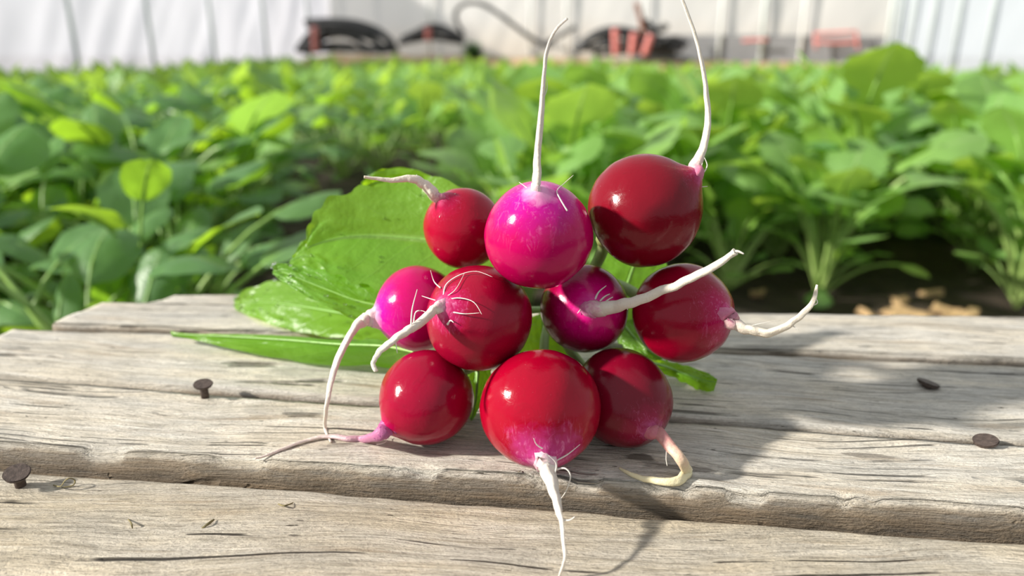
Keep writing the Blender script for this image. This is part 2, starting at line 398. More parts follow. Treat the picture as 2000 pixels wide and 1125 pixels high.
plank(ext(fC0, fC1, -.247), ext(fC0, fC1, .34), ext(cB0, cB1, .34), ext(cB0, cB1, -.240), ZT - .0006, .019, W3, 3.)
fD0, fD1 = T(105, 634), T(2000, 706) + sh
bD0, bD1 = T(205, 592), T(2000, 618)
plank(ext(fD0, fD1, -.2235), ext(fD0, fD1, .36), ext(bD0, bD1, .36), ext(bD0, bD1, -.2125), ZT + .0004, .019, W4, 4.)
fE0 = T(275, 591); eb = T(345, 569)
plank((fE0.x, fE0.y + .004), (-.02, .374), (-.02, .392), (eb.x, eb.y), ZT - .002, .019, W3, 5., nx=90)
def bearer(A, B, wd, z0, z1):
    A = Vector((*A, 0)); B = Vector((*B, 0)); c = (A + B) / 2; d = B - A; bm = bmesh.new()
    box(bm, (c.x - PO.x, c.y - PO.y, (z0 + z1) / 2), (d.length, wd, z1 - z0), Matrix.Rotation(math.atan2(d.y, d.x), 3, 'Z'))
    bmesh.ops.bevel(bm, geom=bm.edges[:], offset=.002, segments=2, affect='EDGES')
    me = bpy.data.meshes.new('m'); bm.to_mesh(me); bm.free(); me.attributes.new('side', 'FLOAT', 'POINT').data.foreach_set('value', [1.] * len(me.vertices))
    link('bearer', me, pal, [W1])
for x in (-.185, .02, .24): bearer((x, .10), (x + .02, .372), .032, .02, ZT - .0255)
for y in (.13, .35): bearer((-.20, y), (.30, y - .01), .05, -.01, .035)

# nails: shank and a tilted, worn head
def nail(px, py, z, hgt, r, tilt, az, sink=.004):
    b = T(px, py, z)
    root = empty('nail', b - PO); root.parent = pal
    d = Vector((math.sin(tilt) * math.cos(az), math.sin(tilt) * math.sin(az), math.cos(tilt)))
    tube('shank', [b - d * sink, b + d * hgt * .5, b + d * hgt], [r * .40] * 3, M['nail'], root, 12, rough=.12, seed=px, off=b)
    bm = bmesh.new(); bmesh.ops.create_cone(bm, cap_ends=True, segments=24, radius1=r * .86, radius2=r, depth=r * .32)
    bmesh.ops.bevel(bm, geom=[e for e in bm.edges if e.calc_face_angle(0) > .8], offset=r * .08, segments=2, affect='EDGES')
    for q in bm.verts: q.co += Vector((q.co.x, q.co.y, 0)) * .09 * noise.noise(q.co * 300 + Vector((px, 0, 0)))
    me = bpy.data.meshes.new('m'); bm.to_mesh(me); bm.free(); me.polygons.foreach_set('use_smooth', [False] * len(me.polygons))
    h = link('nail_head', me, root, [M['nail']]); h.location = d * hgt; h.rotation_euler = d.to_track_quat('Z', 'Y').to_euler()
nail(40, 949, zA, .0058, .0043, R(16), R(-60))
nail(400, 773, ZT, .0052, .0038, R(8), R(-70))
nail(1925, 872, ZT - .001, .0022, .0042, R(14), R(190))
nail(1812, 752, ZT, .0006, .0046, R(16), R(20))

# ------------------------------------------------------------------ radishes
def body(c, r, ax, el, seed, nip=.10, sq=(1, 1)):
    z = ax.normalized(); x = z.orthogonal().normalized(); y = z.cross(x); nu, nv = 56, 44; v = []; al = []; f = []
    for j in range(nv + 1):
        th = math.pi * j / nv
        rr = 1 + nip * math.exp(-(th / .20) ** 2) + .05 * math.exp(-(th / .5) ** 2) - .07 * math.exp(-((math.pi - th) / .45) ** 2)
        for i in range(nu):
            a = 2 * math.pi * i / nu
            d = Vector((math.sin(th) * math.cos(a) * sq[0], math.sin(th) * math.sin(a) * sq[1], math.cos(th) * el))
            k = rr * (1 + .028 * noise.noise(d * 1.3 + Vector((seed, 0, 0))) + .008 * noise.noise(d * 4 + Vector((seed, 3, 0))))
            v.append((x * d.x + y * d.y + z * d.z) * (r * k)); al.append(j / nv)
    for j in range(nv):
        for i in range(nu): a = j * nu + i; b = j * nu + (i + 1) % nu; f.append((a, a + nu, b + nu, b))
    return mesh(v, f, attr={'along': al})
def depth_at(p): return (p - CAMP).dot(FW)

def make_radish(px, py, rp, d, ax2, tow, label, mat, tail, rmat, hairs=(), el=1., seed=0., nip=.10, sq=(1, 1), rough=.22, onwood=False):
    """ax2 = (right, up, toward camera) direction of the tail as seen from the camera"""
    c = P(px, py, d); r = rp * d / FPX
    vdir = (CAMP - c).normalized(); rt = RX; upv = vdir.cross(rt).normalized(); rt = upv.cross(vdir)
    ax = (rt * ax2[0] + upv * ax2[1] + vdir * tow).normalized()
    root = empty('radish', c, label, 'radish', 'bunch of radishes')
    link('bulb', body(c, r, ax, el, seed, nip, sq), root, [mat])
    b0 = c + ax * (r * el * (1 + nip) * .90)
    db = depth_at(b0)
    pts = []
    for (x, y, dd, wd) in tail:
        if dd == 'T': q = T(x, y, ZT + wd * .6 * .25 / FPX / 2); pts.append((*q, wd))
        elif dd == 'A': q = T(x, y, zA + .0012); pts.append((*q, wd))
        else: q = P(x, y, db + dd); pts.append((*q, wd))
    pts = [(*(c + ax * (r * el * .86)), tail[0][3] * 1.35), (*(c + ax * (r * el * (1 + nip) * 1.0)), tail[0][3] * .80)] + pts[1:]
    sp = spline(pts, 64)
    path = [Vector(q[:3]) for q in sp]; rad = [max(q[3], 1.6) * depth_at(p_) / FPX / 2 for q, p_ in zip(sp, path)]
    for i in range(8, 64):
        path[i] = path[i] + Vector((noise.noise(Vector((i * .30, seed, 1))), noise.noise(Vector((i * .30, seed, 2))), noise.noise(Vector((i * .30, seed, 3)))) ) * rad[i] * .30
    tp = tube('taproot', path, rad, rmat, root, 12, rough=rough, seed=seed, off=c)
    def surf(x, y, lift):                                   # point of the bulb seen at x, y
        rd = ray(x, y).normalized(); oc = CAMP - c; bq = rd.dot(oc); disc = bq * bq - (oc.dot(oc) - (r * 1.02) ** 2)
        if disc < 0: return CAMP + rd * (-bq) 
        return CAMP + rd * (-bq - math.sqrt(disc) - lift)
    def near_tail(x, y):
        best = min(path, key=lambda p_: (1000 + FPX * (p_ - CAMP).dot(RX) / depth_at(p_) - x) ** 2 + (562.5 - FPX * (p_ - CAMP).dot(UP) / depth_at(p_) - y) ** 2)
        return depth_at(best)
    for hpts in hairs:
        w0 = hpts[0]; kind = hpts[1]; pp = hpts[2:]
        if kind == 'B': q = [surf(x, y, .0004 + .0012 * k / len(pp)) for k, (x, y) in enumerate(pp)]
        elif kind == 'T':
            dd = near_tail(*pp[0]); q = [P(x, y, dd - .0006 * k) for k, (x, y) in enumerate(pp)]
        else: q = [T(x, y, ZT + .0006) for x, y in pp]
        sp = spline([tuple(z) for z in q], 5 * len(q)); n = len(sp)
        tube('root_hair', [Vector(z) for z in sp], [.78 * w0 * d / FPX / 2 * (1 - .75 * k / n) for k in range(n)], M['hair'], tp, 6, rough=.15, seed=seed, off=c)
    return root, c, r, ax

def rm(name, tail, blush, bodyc, crown, tw, streak, seed, rough=.13): return radish_mat(name, (tail, blush, bodyc, crown), tw, streak, seed, rough)
CRIM = (.32, .001, .022); DEEP = (.16, .0012, .009)
RAD = {}
RAD[1] = make_radish(906, 447, 78, .281, (-.45, .60), .62, 'small crimson radish at the upper left of the bunch, its taproot bent left',
    rm('crimson radish skin a', (.60, .10, .22), (.42, .005, .06), CRIM, (.30, .002, .02), .06, .4, 1.),
    [(868, 400, 0, 24), (850, 384, -.001, 22), (828, 360, -.003, 18), (800, 349, -.005, 15), (765, 352, -.007, 9), (738, 349, -.008, 7), (711, 345, -.009, 5)], M['root'],
    [(4, 'T', (868, 400), (875, 385), (890, 378)), (4, 'T', (845, 385), (838, 372)), (3, 'T', (813, 350), (814, 341)), (4, 'B', (862, 410), (858, 425))], seed=11., nip=.16, el=1.04)
RAD[2] = make_radish(1052, 460, 106, .2465, (-.05, .72), .68, 'bright magenta radish at the top centre, taproot standing straight up',
    rm('magenta radish skin', (.82, .42, .62), (.50, .003, .25), (.45, .0006, .09), (.28, .0006, .02), .12, .7, 2.),
    [(1047, 385, 0, 24), (1049, 350, -.002, 17), (1051, 290, -.005, 13), (1057, 220, -.008, 11), (1062, 150, -.010, 8), (1068, 100, -.011, 7), (1083, 62, -.011, 6), (1108, 36, -.011, 5)], M['root_pale'],
    [(4, 'B', (1040, 382), (1030, 368), (1014, 356)), (4, 'B', (1108, 412), (1092, 385), (1088, 372), (1102, 358), (1120, 342)), (3, 'T', (1058, 200), (1068, 175), (1068, 155))], seed=12., nip=.10, el=.98)
RAD[3] = make_radish(1258, 412, 110, .263, (.79, .56), .22, 'large dark red radish at the top right of the bunch, the highest bulb',
    rm('dark red radish skin', (.50, .05, .20), (.28, .003, .035), DEEP, (.20, .004, .014), .06, .3, 3.),
    [(1340, 346, 0, 34), (1358, 326, .001, 24), (1374, 290, .002, 15), (1383, 240, .003, 12), (1379, 180, .003, 10), (1370, 120, .003, 8), (1354, 60, .003, 7), (1328, -12, .003, 6)], M['root'],
    [(6, 'T', (1350, 345), (1368, 342), (1381, 325), (1376, 308)), (5, 'T', (1348, 342), (1366, 334), (1372, 318)), (5, 'T', (1352, 370), (1366, 366), (1382, 364)), (4, 'T', (1345, 340), (1358, 340), (1374, 328))], seed=13., nip=.12)
RAD[4] = make_radish(818, 602, 83, .285, (-.95, -.20), .22, 'magenta radish at the far left of the bunch with long drooping taproot',
    rm('bright magenta radish skin', (.84, .60, .62), (.54, .003, .28), (.44, .001, .11), (.34, .002, .03), .12, .25, 4.),
    [(735, 618, 0, 44), (712, 624, -.002, 26), (692, 643, -.005, 15), (665, 692, -.009, 14), (648, 740, -.012, 12), (639, 790, -.014, 8), (635, 835, 'T', 6), (646, 863, 'T', 4)], M['root_pale'], seed=14., nip=.13, el=1.0)
RAD[5] = make_radish(935, 621, 104, .261, (-.60, .20), .76, 'crimson radish at the centre left covered in curling root hairs',
    rm('crimson radish skin b', (.58, .12, .26), (.44, .01, .10), (.28, .0015, .024), (.26, .001, .014), .06, .9, 5., .20),
    [(872, 594, 0, 32), (845, 608, -.003, 19), (820, 631, -.007, 17), (790, 650, -.011, 16), (760, 672, -.014, 13), (738, 692, -.016, 11), (729, 710, -.017, 9), (734, 726, -.018, 8)], M['root_magenta'],
    [(5, 'T', (803, 642), (805, 605), (815, 565)), (4, 'T', (808, 630), (812, 610), (824, 607), (838, 613)), (4, 'T', (772, 664), (776, 690)),
     (4, 'B', (866, 578), (872, 555), (898, 537), (930, 530), (962, 541)), (3, 'B', (868, 582), (890, 565), (908, 532)), (4, 'B', (866, 588), (895, 582), (925, 590), (941, 614)), (4, 'B', (860, 562), (848, 550), (841, 528)), (4, 'B', (856, 588), (842, 584), (824, 578)), (4, 'B', (886, 610), (908, 613), (937, 611)), (6, 'B', (874, 634), (880, 626), (886, 630))], seed=15., nip=.10, el=.98)
RAD[6] = make_radish(1141, 603, 86, .2745, (.16, .0), .97, 'small glossy magenta and maroon radish in the middle, thick white taproot pointing right',
    rm('magenta maroon radish skin', (.66, .08, .36), (.60, .002, .17), (.24, .0006, .030), (.07, .001, .010), .12, .2, 6.),
    [(1158, 602, 0, 44), (1190, 600, -.004, 27), (1232, 591, -.009, 21), (1290, 569, -.014, 18), (1350, 544, -.019, 16), (1400, 518, -.023, 15), (1425, 500, -.025, 12), (1436, 492, -.026, 15)], M['root_magenta'],
    [(6, 'B', (1160, 592), (1168, 572), (1184, 558)), (6, 'B', (1166, 594), (1180, 580), (1191, 574)), (5, 'T', (1176, 594), (1190, 584), (1197, 580)), (6, 'T', (1222, 590), (1226, 605)), (5, 'T', (1176, 606), (1182, 618)), (5, 'B', (1150, 606), (1136, 604), (1128, 612)),
     (10, 'T', (1432, 496), (1440, 491), (1453, 496)), (4, 'T', (1240, 585), (1244, 576))], seed=16., nip=.08, rough=.10)
RAD[7] = make_radish(1333, 611, 97, .268, (.76, -.07), .62, 'crimson radish at the far right of the bunch, taproot curving up to the right',
    rm('crimson radish skin c', (.55, .06, .24), (.38, .003, .07), (.245, .001, .018), (.36, .002, .02), .09, .7, 7.),
    [(1402, 618, 0, 46), (1430, 631, -.002, 27), (1462, 643, -.004, 19), (1500, 649, -.006, 16), (1540, 634, -.008, 14), (1570, 610, -.009, 12), (1589, 586, -.010, 9), (1596, 556, -.011, 4)], M['root'],
    [(5, 'T', (1425, 622), (1408, 608), (1398, 604)), (3, 'T', (1460, 638), (1495, 630), (1525, 625)), (4, 'T', (1545, 634), (1560, 644)), (5, 'T', (1470, 646), (1500, 656), (1530, 645)), (4, 'T', (1582, 598), (1596, 592), (1594, 582))], seed=17., nip=.10)
RAD[8] = make_radish(834, 776, 92, .2646, (-.75, -.60), .30, 'round crimson radish resting on the plank at the lower left, purple taproot on the wood',
    rm('crimson radish skin d', (.46, .04, .26), (.40, .003, .07), (.28, .001, .024), (.22, .002, .02), .05, .1, 8., .10),
    [(764, 838, 0, 44), (742, 849, -.003, 23), (712, 857, 'T', 16), (680, 857, 'T', 13), (640, 853, 'T', 9), (600, 860, 'T', 7), (560, 874, 'T', 6), (525, 888, 'T', 5), (498, 896, 'T', 3)], M['root_purple'],
    [(3, 'W', (735, 868), (752, 864), (760, 852))], seed=18., nip=.10)
RAD[9] = make_radish(1055, 797, 118, .250, (.06, -.78), .62, 'largest crimson radish at the bottom front, taproot hanging over the plank edge',
    rm('crimson radish skin e', (.68, .34, .50), (.46, .03, .19), (.33, .0008, .017), (.21, .0006, .012), .085, .9, 9.),
    [(1057, 884, 0, 56), (1068, 912, -.003, 33), (1080, 952, -.009, 21), (1090, 990, -.014, 15), (1097, 1020, -.018, 9), (1101, 1060, -.022, 7), (1103, 1090, -.024, 6), (1092, 1126, 'A', 5)], M['root_pale'],
    [(5, 'T', (1084, 918), (1104, 915), (1114, 930), (1106, 958), (1094, 976)), (4, 'B', (1060, 876), (1048, 868), (1042, 856)), (5, 'B', (1085, 900), (1108, 888), (1133, 868)), (4, 'T', (1084, 925), (1086, 905), (1072, 890)), (5, 'T', (1099, 1016), (1112, 1016), (1123, 1009))], seed=19., nip=.08, el=.95)
RAD[10] = make_radish(1215, 776, 95, .2665, (.46, -.55), .68, 'dark red radish in the shade at the lower right, yellowish limp taproot',
    rm('maroon radish skin', (.42, .08, .22), (.24, .004, .035), (.15, .0015, .013), (.22, .003, .02), .07, .4, 10., .17),
    [(1262, 832, 0, 38), (1288, 846, -.003, 26), (1310, 874, -.007, 22), (1331, 900, -.010, 20), (1340, 921, 'T', 20), (1326, 937, 'T', 18), (1298, 941, 'T', 15), (1260, 935, 'T', 12), (1232, 926, 'T', 9), (1210, 914, 'T', 4)], M['root_yellow'],
    [(10, 'T', (1262, 826), (1290, 840), (1312, 862), (1325, 878)), (5, 'T', (1310, 862), (1322, 872), (1328, 885)), (4, 'T', (1302, 880), (1301, 896), (1303, 910)), (5, 'W', (1352, 918), (1340, 912), (1330, 916)), (6, 'B', (1250, 815), (1262, 822), (1276, 832))], seed=20., nip=.12, sq=(.98, 1.0), el=1.08)

# ---- the leaves of the bunch: sheets spanned between a midrib and two margins, each belonging to one radish
def hero_leaf(owner, name, left, mid, right, seed, wav=.0012, ser=.0, nu=44, nv=12, mat='leaf_hero', cupd=0.):
    """left / mid / right: lists of (px, py, depth) or (px, py, 'T', lift) from base to tip"""
    root, c = owner[0], owner[1]
    def pt(q): return tuple(T(q[0], q[1], ZT + q[3])) if q[2] == 'T' else tuple(P(*q))
    Ls, Ms, Rs = [spline([pt(q) for q in s], nu + 1) for s in (left, mid, right)]
    v = []; f = []; lu = []; lv = []; n = 2 * nv + 1
    for i in range(nu + 1):
        u = i / nu; l, m, r = Vector(Ls[i]), Vector(Ms[i]), Vector(Rs[i])
        nr = (r - l).cross(Vector(Ms[min(i + 1, nu)]) - Vector(Ms[max(i - 1, 0)]))
        nr = nr.normalized() if nr.length > 1e-12 else Vector((0, 0, 1))
        for j in range(n):
            s = (j - nv) / nv; e = l if s < 0 else r; a = abs(s)
            q = m.lerp(e, a)
            q += (e - m) * (a ** 3) * (.06 * ser * math.sin(u * 46 + seed) + .10 * ser * noise.noise(Vector((u * 14, seed, s))))
            bl = noise.noise(Vector((u * 2.2, s * 1.1, seed + 8))) * .0024 + noise.noise(Vector((u * 9, s * 5, seed))) * .0008 + noise.noise(Vector((u * 22, s * 11, seed + 4))) * .0005
            ph = math.cos((u - a * .2) * 2 * math.pi * 8) * .00016
            q += nr * (bl * min(1, a * 3) + ph * a + wav * a * a * noise.noise(Vector((u * 7, seed, 5. if s < 0 else 9.))) * 2 + cupd * a * a)
            v.append(q - c); lu.append(u); lv.append(s)
    for i in range(nu):
        for j in range(n - 1): a = i * n + j; f.append((a, a + 1, a + n + 1, a + n))
    lf = link(name, mesh(v, f, attr={'lu': lu, 'lv': lv}), root, [M[mat]])
    mp = [Vector(q) for q in Ms]
    vv, ff, al = tube_geo([q - c for q in mp], [.0007 * (1 - .8 * i / nu) for i in range(nu + 1)], 6)
    link('midrib', mesh(vv, ff, attr={'along': al}), lf, [M['midrib']])
    return lf, v, n, mp
def drops(lf, v, n, idx, seed, rmin=.0003, rmax=.0010):
    rn = random.Random(seed); bm = bmesh.new()
    for k in range(idx):
        i = rn.randrange(len(v)); q = v[i]; r = rn.uniform(rmin, rmax)
        bmesh.ops.create_icosphere(bm, subdivisions=2, radius=r, matrix=Matrix.Translation(q + Vector((0, 0, r * .35))) @ Matrix.Diagonal((1, 1, .6, 1)))
    me = bpy.data.meshes.new('m'); bm.to_mesh(me); bm.free(); me.polygons.foreach_set('use_smooth', [True] * len(me.polygons))
    tag(link('water_droplets', me, lf, [M['drop']]), kind='stuff')
def stalk(owner, pts, r0, r1):
    root, c, r, ax = owner
    crown = c - ax * r * .9
    sp = spline([tuple(crown)] + [tuple(P(*q)) for q in pts], 26)
    tube('leaf_stalk', [Vector(q) for q in sp], [r0 + (r1 - r0) * k / 25 for k in range(26)], M['stalk_bunch'], root, 8, rough=.1, off=c)

# big upper leaf, upright behind the upper left radish
L1 = hero_leaf(RAD[1], 'leaf',
    [(985, 420, .312), (900, 360, .316), (800, 350, .320), (705, 368, .322), (640, 392, .320), (606, 430, .318), (597, 470, .316)],
    [(1010, 500, .306), (930, 480, .312), (850, 470, .318), (760, 462, .321), (690, 462, .320), (640, 470, .318), (600, 484, .315)],
    [(990, 570, .296), (900, 585, .296), (820, 585, .297), (745, 566, .298), (680, 545, .300), (630, 522, .305), (605, 496, .312)], 3., ser=.9)
# paler leaf curling over behind it
L2 = hero_leaf(RAD[1], 'leaf',
    [(900, 420, .330), (862, 362, .332), (830, 338, .334), (780, 326, .336), (735, 334, .338), (706, 356, .338)],
    [(900, 440, .334), (850, 385, .338), (815, 362, .341), (775, 352, .342), (735, 356, .341), (704, 370, .340)],
    [(880, 470, .330), (820, 430, .332), (790, 400, .334), (755, 390, .334), (725, 386, .336), (706, 384, .338)], 5., ser=.4)
# leaf margin seen between the upper and the middle leaf
L3 = hero_leaf(RAD[4], 'leaf',
    [(840, 500, .322), (760, 480, .326), (680, 470, .330), (620, 464, .331), (590, 474, .331), (572, 500, .330)],
    [(840, 540, .320), (760, 525, .323), (680, 512, .326), (620, 502, .328), (590, 500, .329), (566, 512, .329)],
    [(830, 590, .312), (760, 570, .314), (690, 556, .317), (630, 540, .321), (590, 528, .325), (566, 520, .328)], 7., ser=.6)
# middle leaf folded along its midrib
L4 = hero_leaf(RAD[4], 'leaf',
    [(840, 570, .306), (760, 566, .307), (700, 548, .309), (640, 528, .310), (585, 515, .312), (550, 512, .313), (532, 520, .314)],
    [(840, 610, .300), (760, 600, .301), (700, 588, .303), (640, 566, .306), (590, 546, .309), (556, 532, .312), (534, 528, .314)],
    [(830, 640, .292), (760, 628, .293), (700, 622, .294), (650, 606, .297), (600, 580, .302), (560, 556, .308), (536, 538, .313)], 9., ser=.5, wav=.0008)
# broad pale leaf lying on the rear planks
L5 = hero_leaf(RAD[5], 'leaf',
    [(860, 610, 'T', .030), (760, 590, 'T', .026), (680, 575, 'T', .022), (600, 555, 'T', .020), (540, 547, 'T', .018), (490, 560, 'T', .012), (457, 586, 'T', .006)],
    [(860, 640, 'T', .022), (760, 626, 'T', .020), (680, 614, 'T', .017), (600, 600, 'T', .014), (540, 592, 'T', .011), (495, 590, 'T', .007), (456, 596, 'T', .004)],
    [(850, 680, 'T', .010), (760, 668, 'T', .007), (690, 662, 'T', .005), (620, 655, 'T', .003), (550, 640, 'T', .002), (500, 622, 'T', .002), (462, 606, 'T', .002)], 12., ser=.5)
# lowest leaf, lying on the wood, its underside edge turned to the camera
L6 = hero_leaf(RAD[8], 'leaf',
    [(800, 676, 'T', .022), (740, 668, 'T', .018), (660, 664, 'T', .015), (560, 656, 'T', .012), (460, 652, 'T', .009), (390, 652, 'T', .006), (334, 650, 'T', .004)],
    [(820, 690, 'T', .022), (750, 676, 'T', .020), (660, 672, 'T', .017), (560, 664, 'T', .013), (460, 658, 'T', .010), (390, 655, 'T', .007), (334, 652, 'T', .005)],
    [(800, 722, 'T', .002), (740, 719, 'T', .0015), (640, 714, 'T', .0015), (540, 700, 'T', .002), (450, 681, 'T', .003), (390, 667, 'T', .004), (336, 655, 'T', .004)], 14., ser=.25, wav=.0006)
# leaf tip showing at the right
L7 = hero_leaf(RAD[10], 'leaf',
    [(1255, 690, 'T', .014), (1300, 704, 'T', .008), (1330, 712, 'T', .0065), (1360, 718, 'T', .006), (1385, 728, 'T', .006), (1401, 740, 'T', .005)],
    [(1255, 705, 'T', .012), (1300, 716, 'T', .007), (1330, 728, 'T', .005), (1360, 738, 'T', .004), (1382, 744, 'T', .004), (1400, 746, 'T', .004)],
    [(1255, 730, 'T', .006), (1300, 732, 'T', .003), (1330, 745, 'T', .002), (1355, 754, 'T', .0012), (1375, 763, 'T', .0012), (1394, 764, 'T', .0016)], 16., ser=.3, wav=.0006)
# leaf seen through the gap between the right hand radishes
L8 = hero_leaf(RAD[6], 'leaf',
    [(1130, 640, .318), (1140, 590, .322), (1150, 530, .326), (1180, 480, .328), (1230, 455, .330)],
    [(1190, 650, .314), (1210, 600, .318), (1230, 540, .322), (1245, 500, .325), (1262, 462, .328)],
    [(1270, 650, .316), (1300, 600, .320), (1310, 550, .323), (1300, 510, .326), (1280, 468, .328)], 18., ser=.3)
L9 = hero_leaf(RAD[8], 'leaf',
    [(905, 700, .286), (912, 740, .285), (918, 780, .284), (918, 805, .284), (916, 824, .284)],
    [(935, 700, .286), (932, 740, .284), (930, 775, .283), (924, 805, .283), (917, 826, .284)],
    [(968, 700, .288), (958, 735, .286), (944, 775, .285), (932, 805, .284), (918, 828, .284)], 21., ser=.9, wav=.002)
L10 = hero_leaf(RAD[2], 'leaf',
    [(1030, 620, .315), (1020, 650, .312), (1015, 690, .308), (1020, 730, .304)],
    [(1060, 610, .320), (1060, 650, .316), (1060, 690, .312), (1060, 730, .306)],
    [(1100, 620, .315), (1110, 650, .312), (1120, 690, .308), (1110, 730, .304)], 23., ser=.6)
L11 = hero_leaf(RAD[7], 'leaf',
    [(1190, 640, .312), (1210, 670, .306), (1240, 690, .300), (1275, 700, .296)],
    [(1215, 630, .312), (1235, 655, .306), (1260, 680, .300), (1290, 702, .296)],
    [(1245, 620, .312), (1265, 645, .306), (1285, 670, .300), (1305, 706, .296)], 25., ser=.6)
drops(*L4[:3], 46, 1); drops(*L5[:3], 60, 2); drops(*L2[:3], 16, 3); drops(*L1[:3], 14, 4)
stalk(RAD[1], [(980, 470, .302), (1010, 500, .306)], .0016, .0013); stalk(RAD[2], [(1070, 520, .290), (1100, 570, .312)], .0018, .0014)
stalk(RAD[3], [(1180, 480, .290), (1165, 515, .300), (1130, 570, .312)], .0030, .0018); stalk(RAD[4], [(890, 610, .300), (930, 610, .302)], .0016, .0014)
stalk(RAD[5], [(1000, 610, .290), (1060, 605, .312)], .0018, .0014); stalk(RAD[6], [(1160, 600, .305), (1190, 650, .314)], .0016, .0014)
stalk(RAD[7], [(1262, 590, .290), (1215, 560, .300), (1170, 545, .312)], .0026, .0020); stalk(RAD[8], [(930, 715, .284), (1000, 670, .300)], .0018, .0016)
stalk(RAD[9], [(1060, 730, .285), (1065, 660, .300), (1075, 610, .312)], .0022, .0016); stalk(RAD[10], [(1160, 740, .288), (1110, 680, .296), (1085, 620, .312)], .0022, .0016)

# ------------------------------------------------------------------ scraps on the planks
def scrap(pts, z, wd, label, name='plant_scrap', mat='debris'):
    q = [T(x, y, z + .0003 + l) for x, y, l in pts]; sp = spline([tuple(a) for a in q], 18); c = q[0].copy()
    o = tube(name, [Vector(a) for a in sp], [wd * (1 - .5 * abs(k / 8.5 - 1)) for k in range(18)], M[mat], None, 6, rough=.4, seed=pts[0][0], flat=.45, off=c)
    o.location = c; tag(o, label, 'scrap'); return o
scrap([(104, 947, 0), (118, 950, .0012), (126, 940, .003), (136, 934, .0032), (146, 938, .0015), (142, 948, 0), (120, 952, 0)], zA, .00042, 'curled dry leaf scrap beside the shadow of the front left nail')
scrap([(250, 1014, 0), (256, 1022, .0015), (259, 1032, 0)], zA, .0003, 'tiny dark stalk scrap on the front plank, left of the frayed one')
scrap([(392, 1034, 0), (405, 1024, .001), (418, 1014, .0004)], zA, .0005, 'frayed dry stalk scrap on the front plank')
scrap([(543, 984, 0), (556, 988, .0012), (573, 982, .0002)], zA, .0003, 'thin curved brown fibre on the front plank')
scrap([(1012, 893 + 30, 0), (1014, 921, .0005), (1018, 919, 0)], ZT, .0002, 'speck of straw at the edge by the bottom radish')

# ------------------------------------------------------------------ the crop
def leaf_path(Lt, a0, a1, n, pw=2.0):
    x = z = 0.; out = [(0., 0., a0)]
    for i in range(1, n + 1):
        s = i / n; a = a0 + (a1 - a0) * s ** pw; x += math.sin(a) * Lt / n; z += math.cos(a) * Lt / n; out.append((x, z, a))
    return out
def leaf_geo(kind, Lt, W, a0, a1, seed, nu, nv, sp_, cup=.25):
    """one leaf: the blade and the stalk as two meshes sharing the plant's centre as origin"""
    n = 24; path = leaf_path(Lt, a0, a1, n)
    def at(s):
        u = s * n; i = min(int(u), n - 1); t = u - i; return tuple(a + (b - a) * t for a, b in zip(path[i], path[i + 1]))
    v = []; f = []; lu = []; lv = []; m = 2 * nv + 1
    tw = .5 * noise.noise(Vector((seed, 1, 1)))
    for i in range(nu + 1):
        u = i / nu; s = sp_ + (1 - sp_) * u; x, z, a = at(s)
        if kind == 'round': wd = W * max(.02, 1 - abs(2 * u ** .82 - 1) ** 2.5) ** .55 * (.75 + .25 * min(1, u * 2.2))
        else:
            tt = max(0, (u - .30) / .70)                     # rounded end lobe above smaller side lobes
            wd = W * max(max(.02, 1 - abs(2 * tt ** .85 - 1) ** 2.3) ** .6 if u > .30 else 0, .30 + .24 * max(0, math.sin(u * 30 + seed)) if u < .42 else 0, .04)
            wd *= (1 - .30 * max(0, (u - .72) / .28) ** 1.5) * (1 + .08 * math.sin(u * 48 + seed)) + .03 * noise.noise(Vector((u * 20, seed, 3)))
        nx_, nz_ = math.cos(a), -math.sin(a)
        for j in range(m):
            q = (j - nv) / nv; y = q * wd; up = -cup * q * q * wd + .06 * W * noise.noise(Vector((u * 4, q * 2, seed))) * (.5 + abs(q)) + tw * q * wd * u
            up = -up * -1
            v.append(Vector((x - nx_ * up, y, z - nz_ * up))); lu.append(u); lv.append(q)
    for i in range(nu):
        for j in range(m - 1): k = i * m + j; f.append((k, k + 1, k + m + 1, k + m))
    pp = [Vector((at(s * (sp_ + .55 * (1 - sp_)))[0], 0, at(s * (sp_ + .55 * (1 - sp_)))[1] - .0008)) for s in [q / 8 for q in range(9)]]
    return (v, f, lu, lv), tube_geo(pp, [.0034 * Lt / .25 * (1 - .75 * q / 8) + .0006 for q in range(9)], 6)
PROTO = {'round': [], 'radish': []}
rp = random.Random(3)
for kind in PROTO:
    for k in range(18):
        Lt = rp.uniform(.21, .31); young = k >= 14
        if young: Lt *= .7
        sp_ = rp.uniform(.67, .76) if kind == 'round' else rp.uniform(.55, .68)
        W = Lt * (1 - sp_) * (rp.uniform(.38, .50) if kind == 'round' else rp.uniform(.33, .42))
        a0 = rp.uniform(.02, .40) if not young else .05; a1 = rp.uniform(.9, 2.1) if not young else rp.uniform(.2, .9)
        (v, f, lu, lv), st = leaf_geo(kind, Lt, W, a0, a1, k * 3.7 + (50 if kind == 'round' else 0), 18, 5, sp_, rp.uniform(-.1, .45))
        bl = mesh(v, f, attr={'lu': lu, 'lv': lv}); bl.materials.append(M['leaf_' + kind])
        sm = mesh(st[0], st[1], attr={'along': st[2]}); sm.materials.append(M['stalk'])
        PROTO[kind].append((bl, sm, Lt, max(q.z for q in v)))
NPL = 0
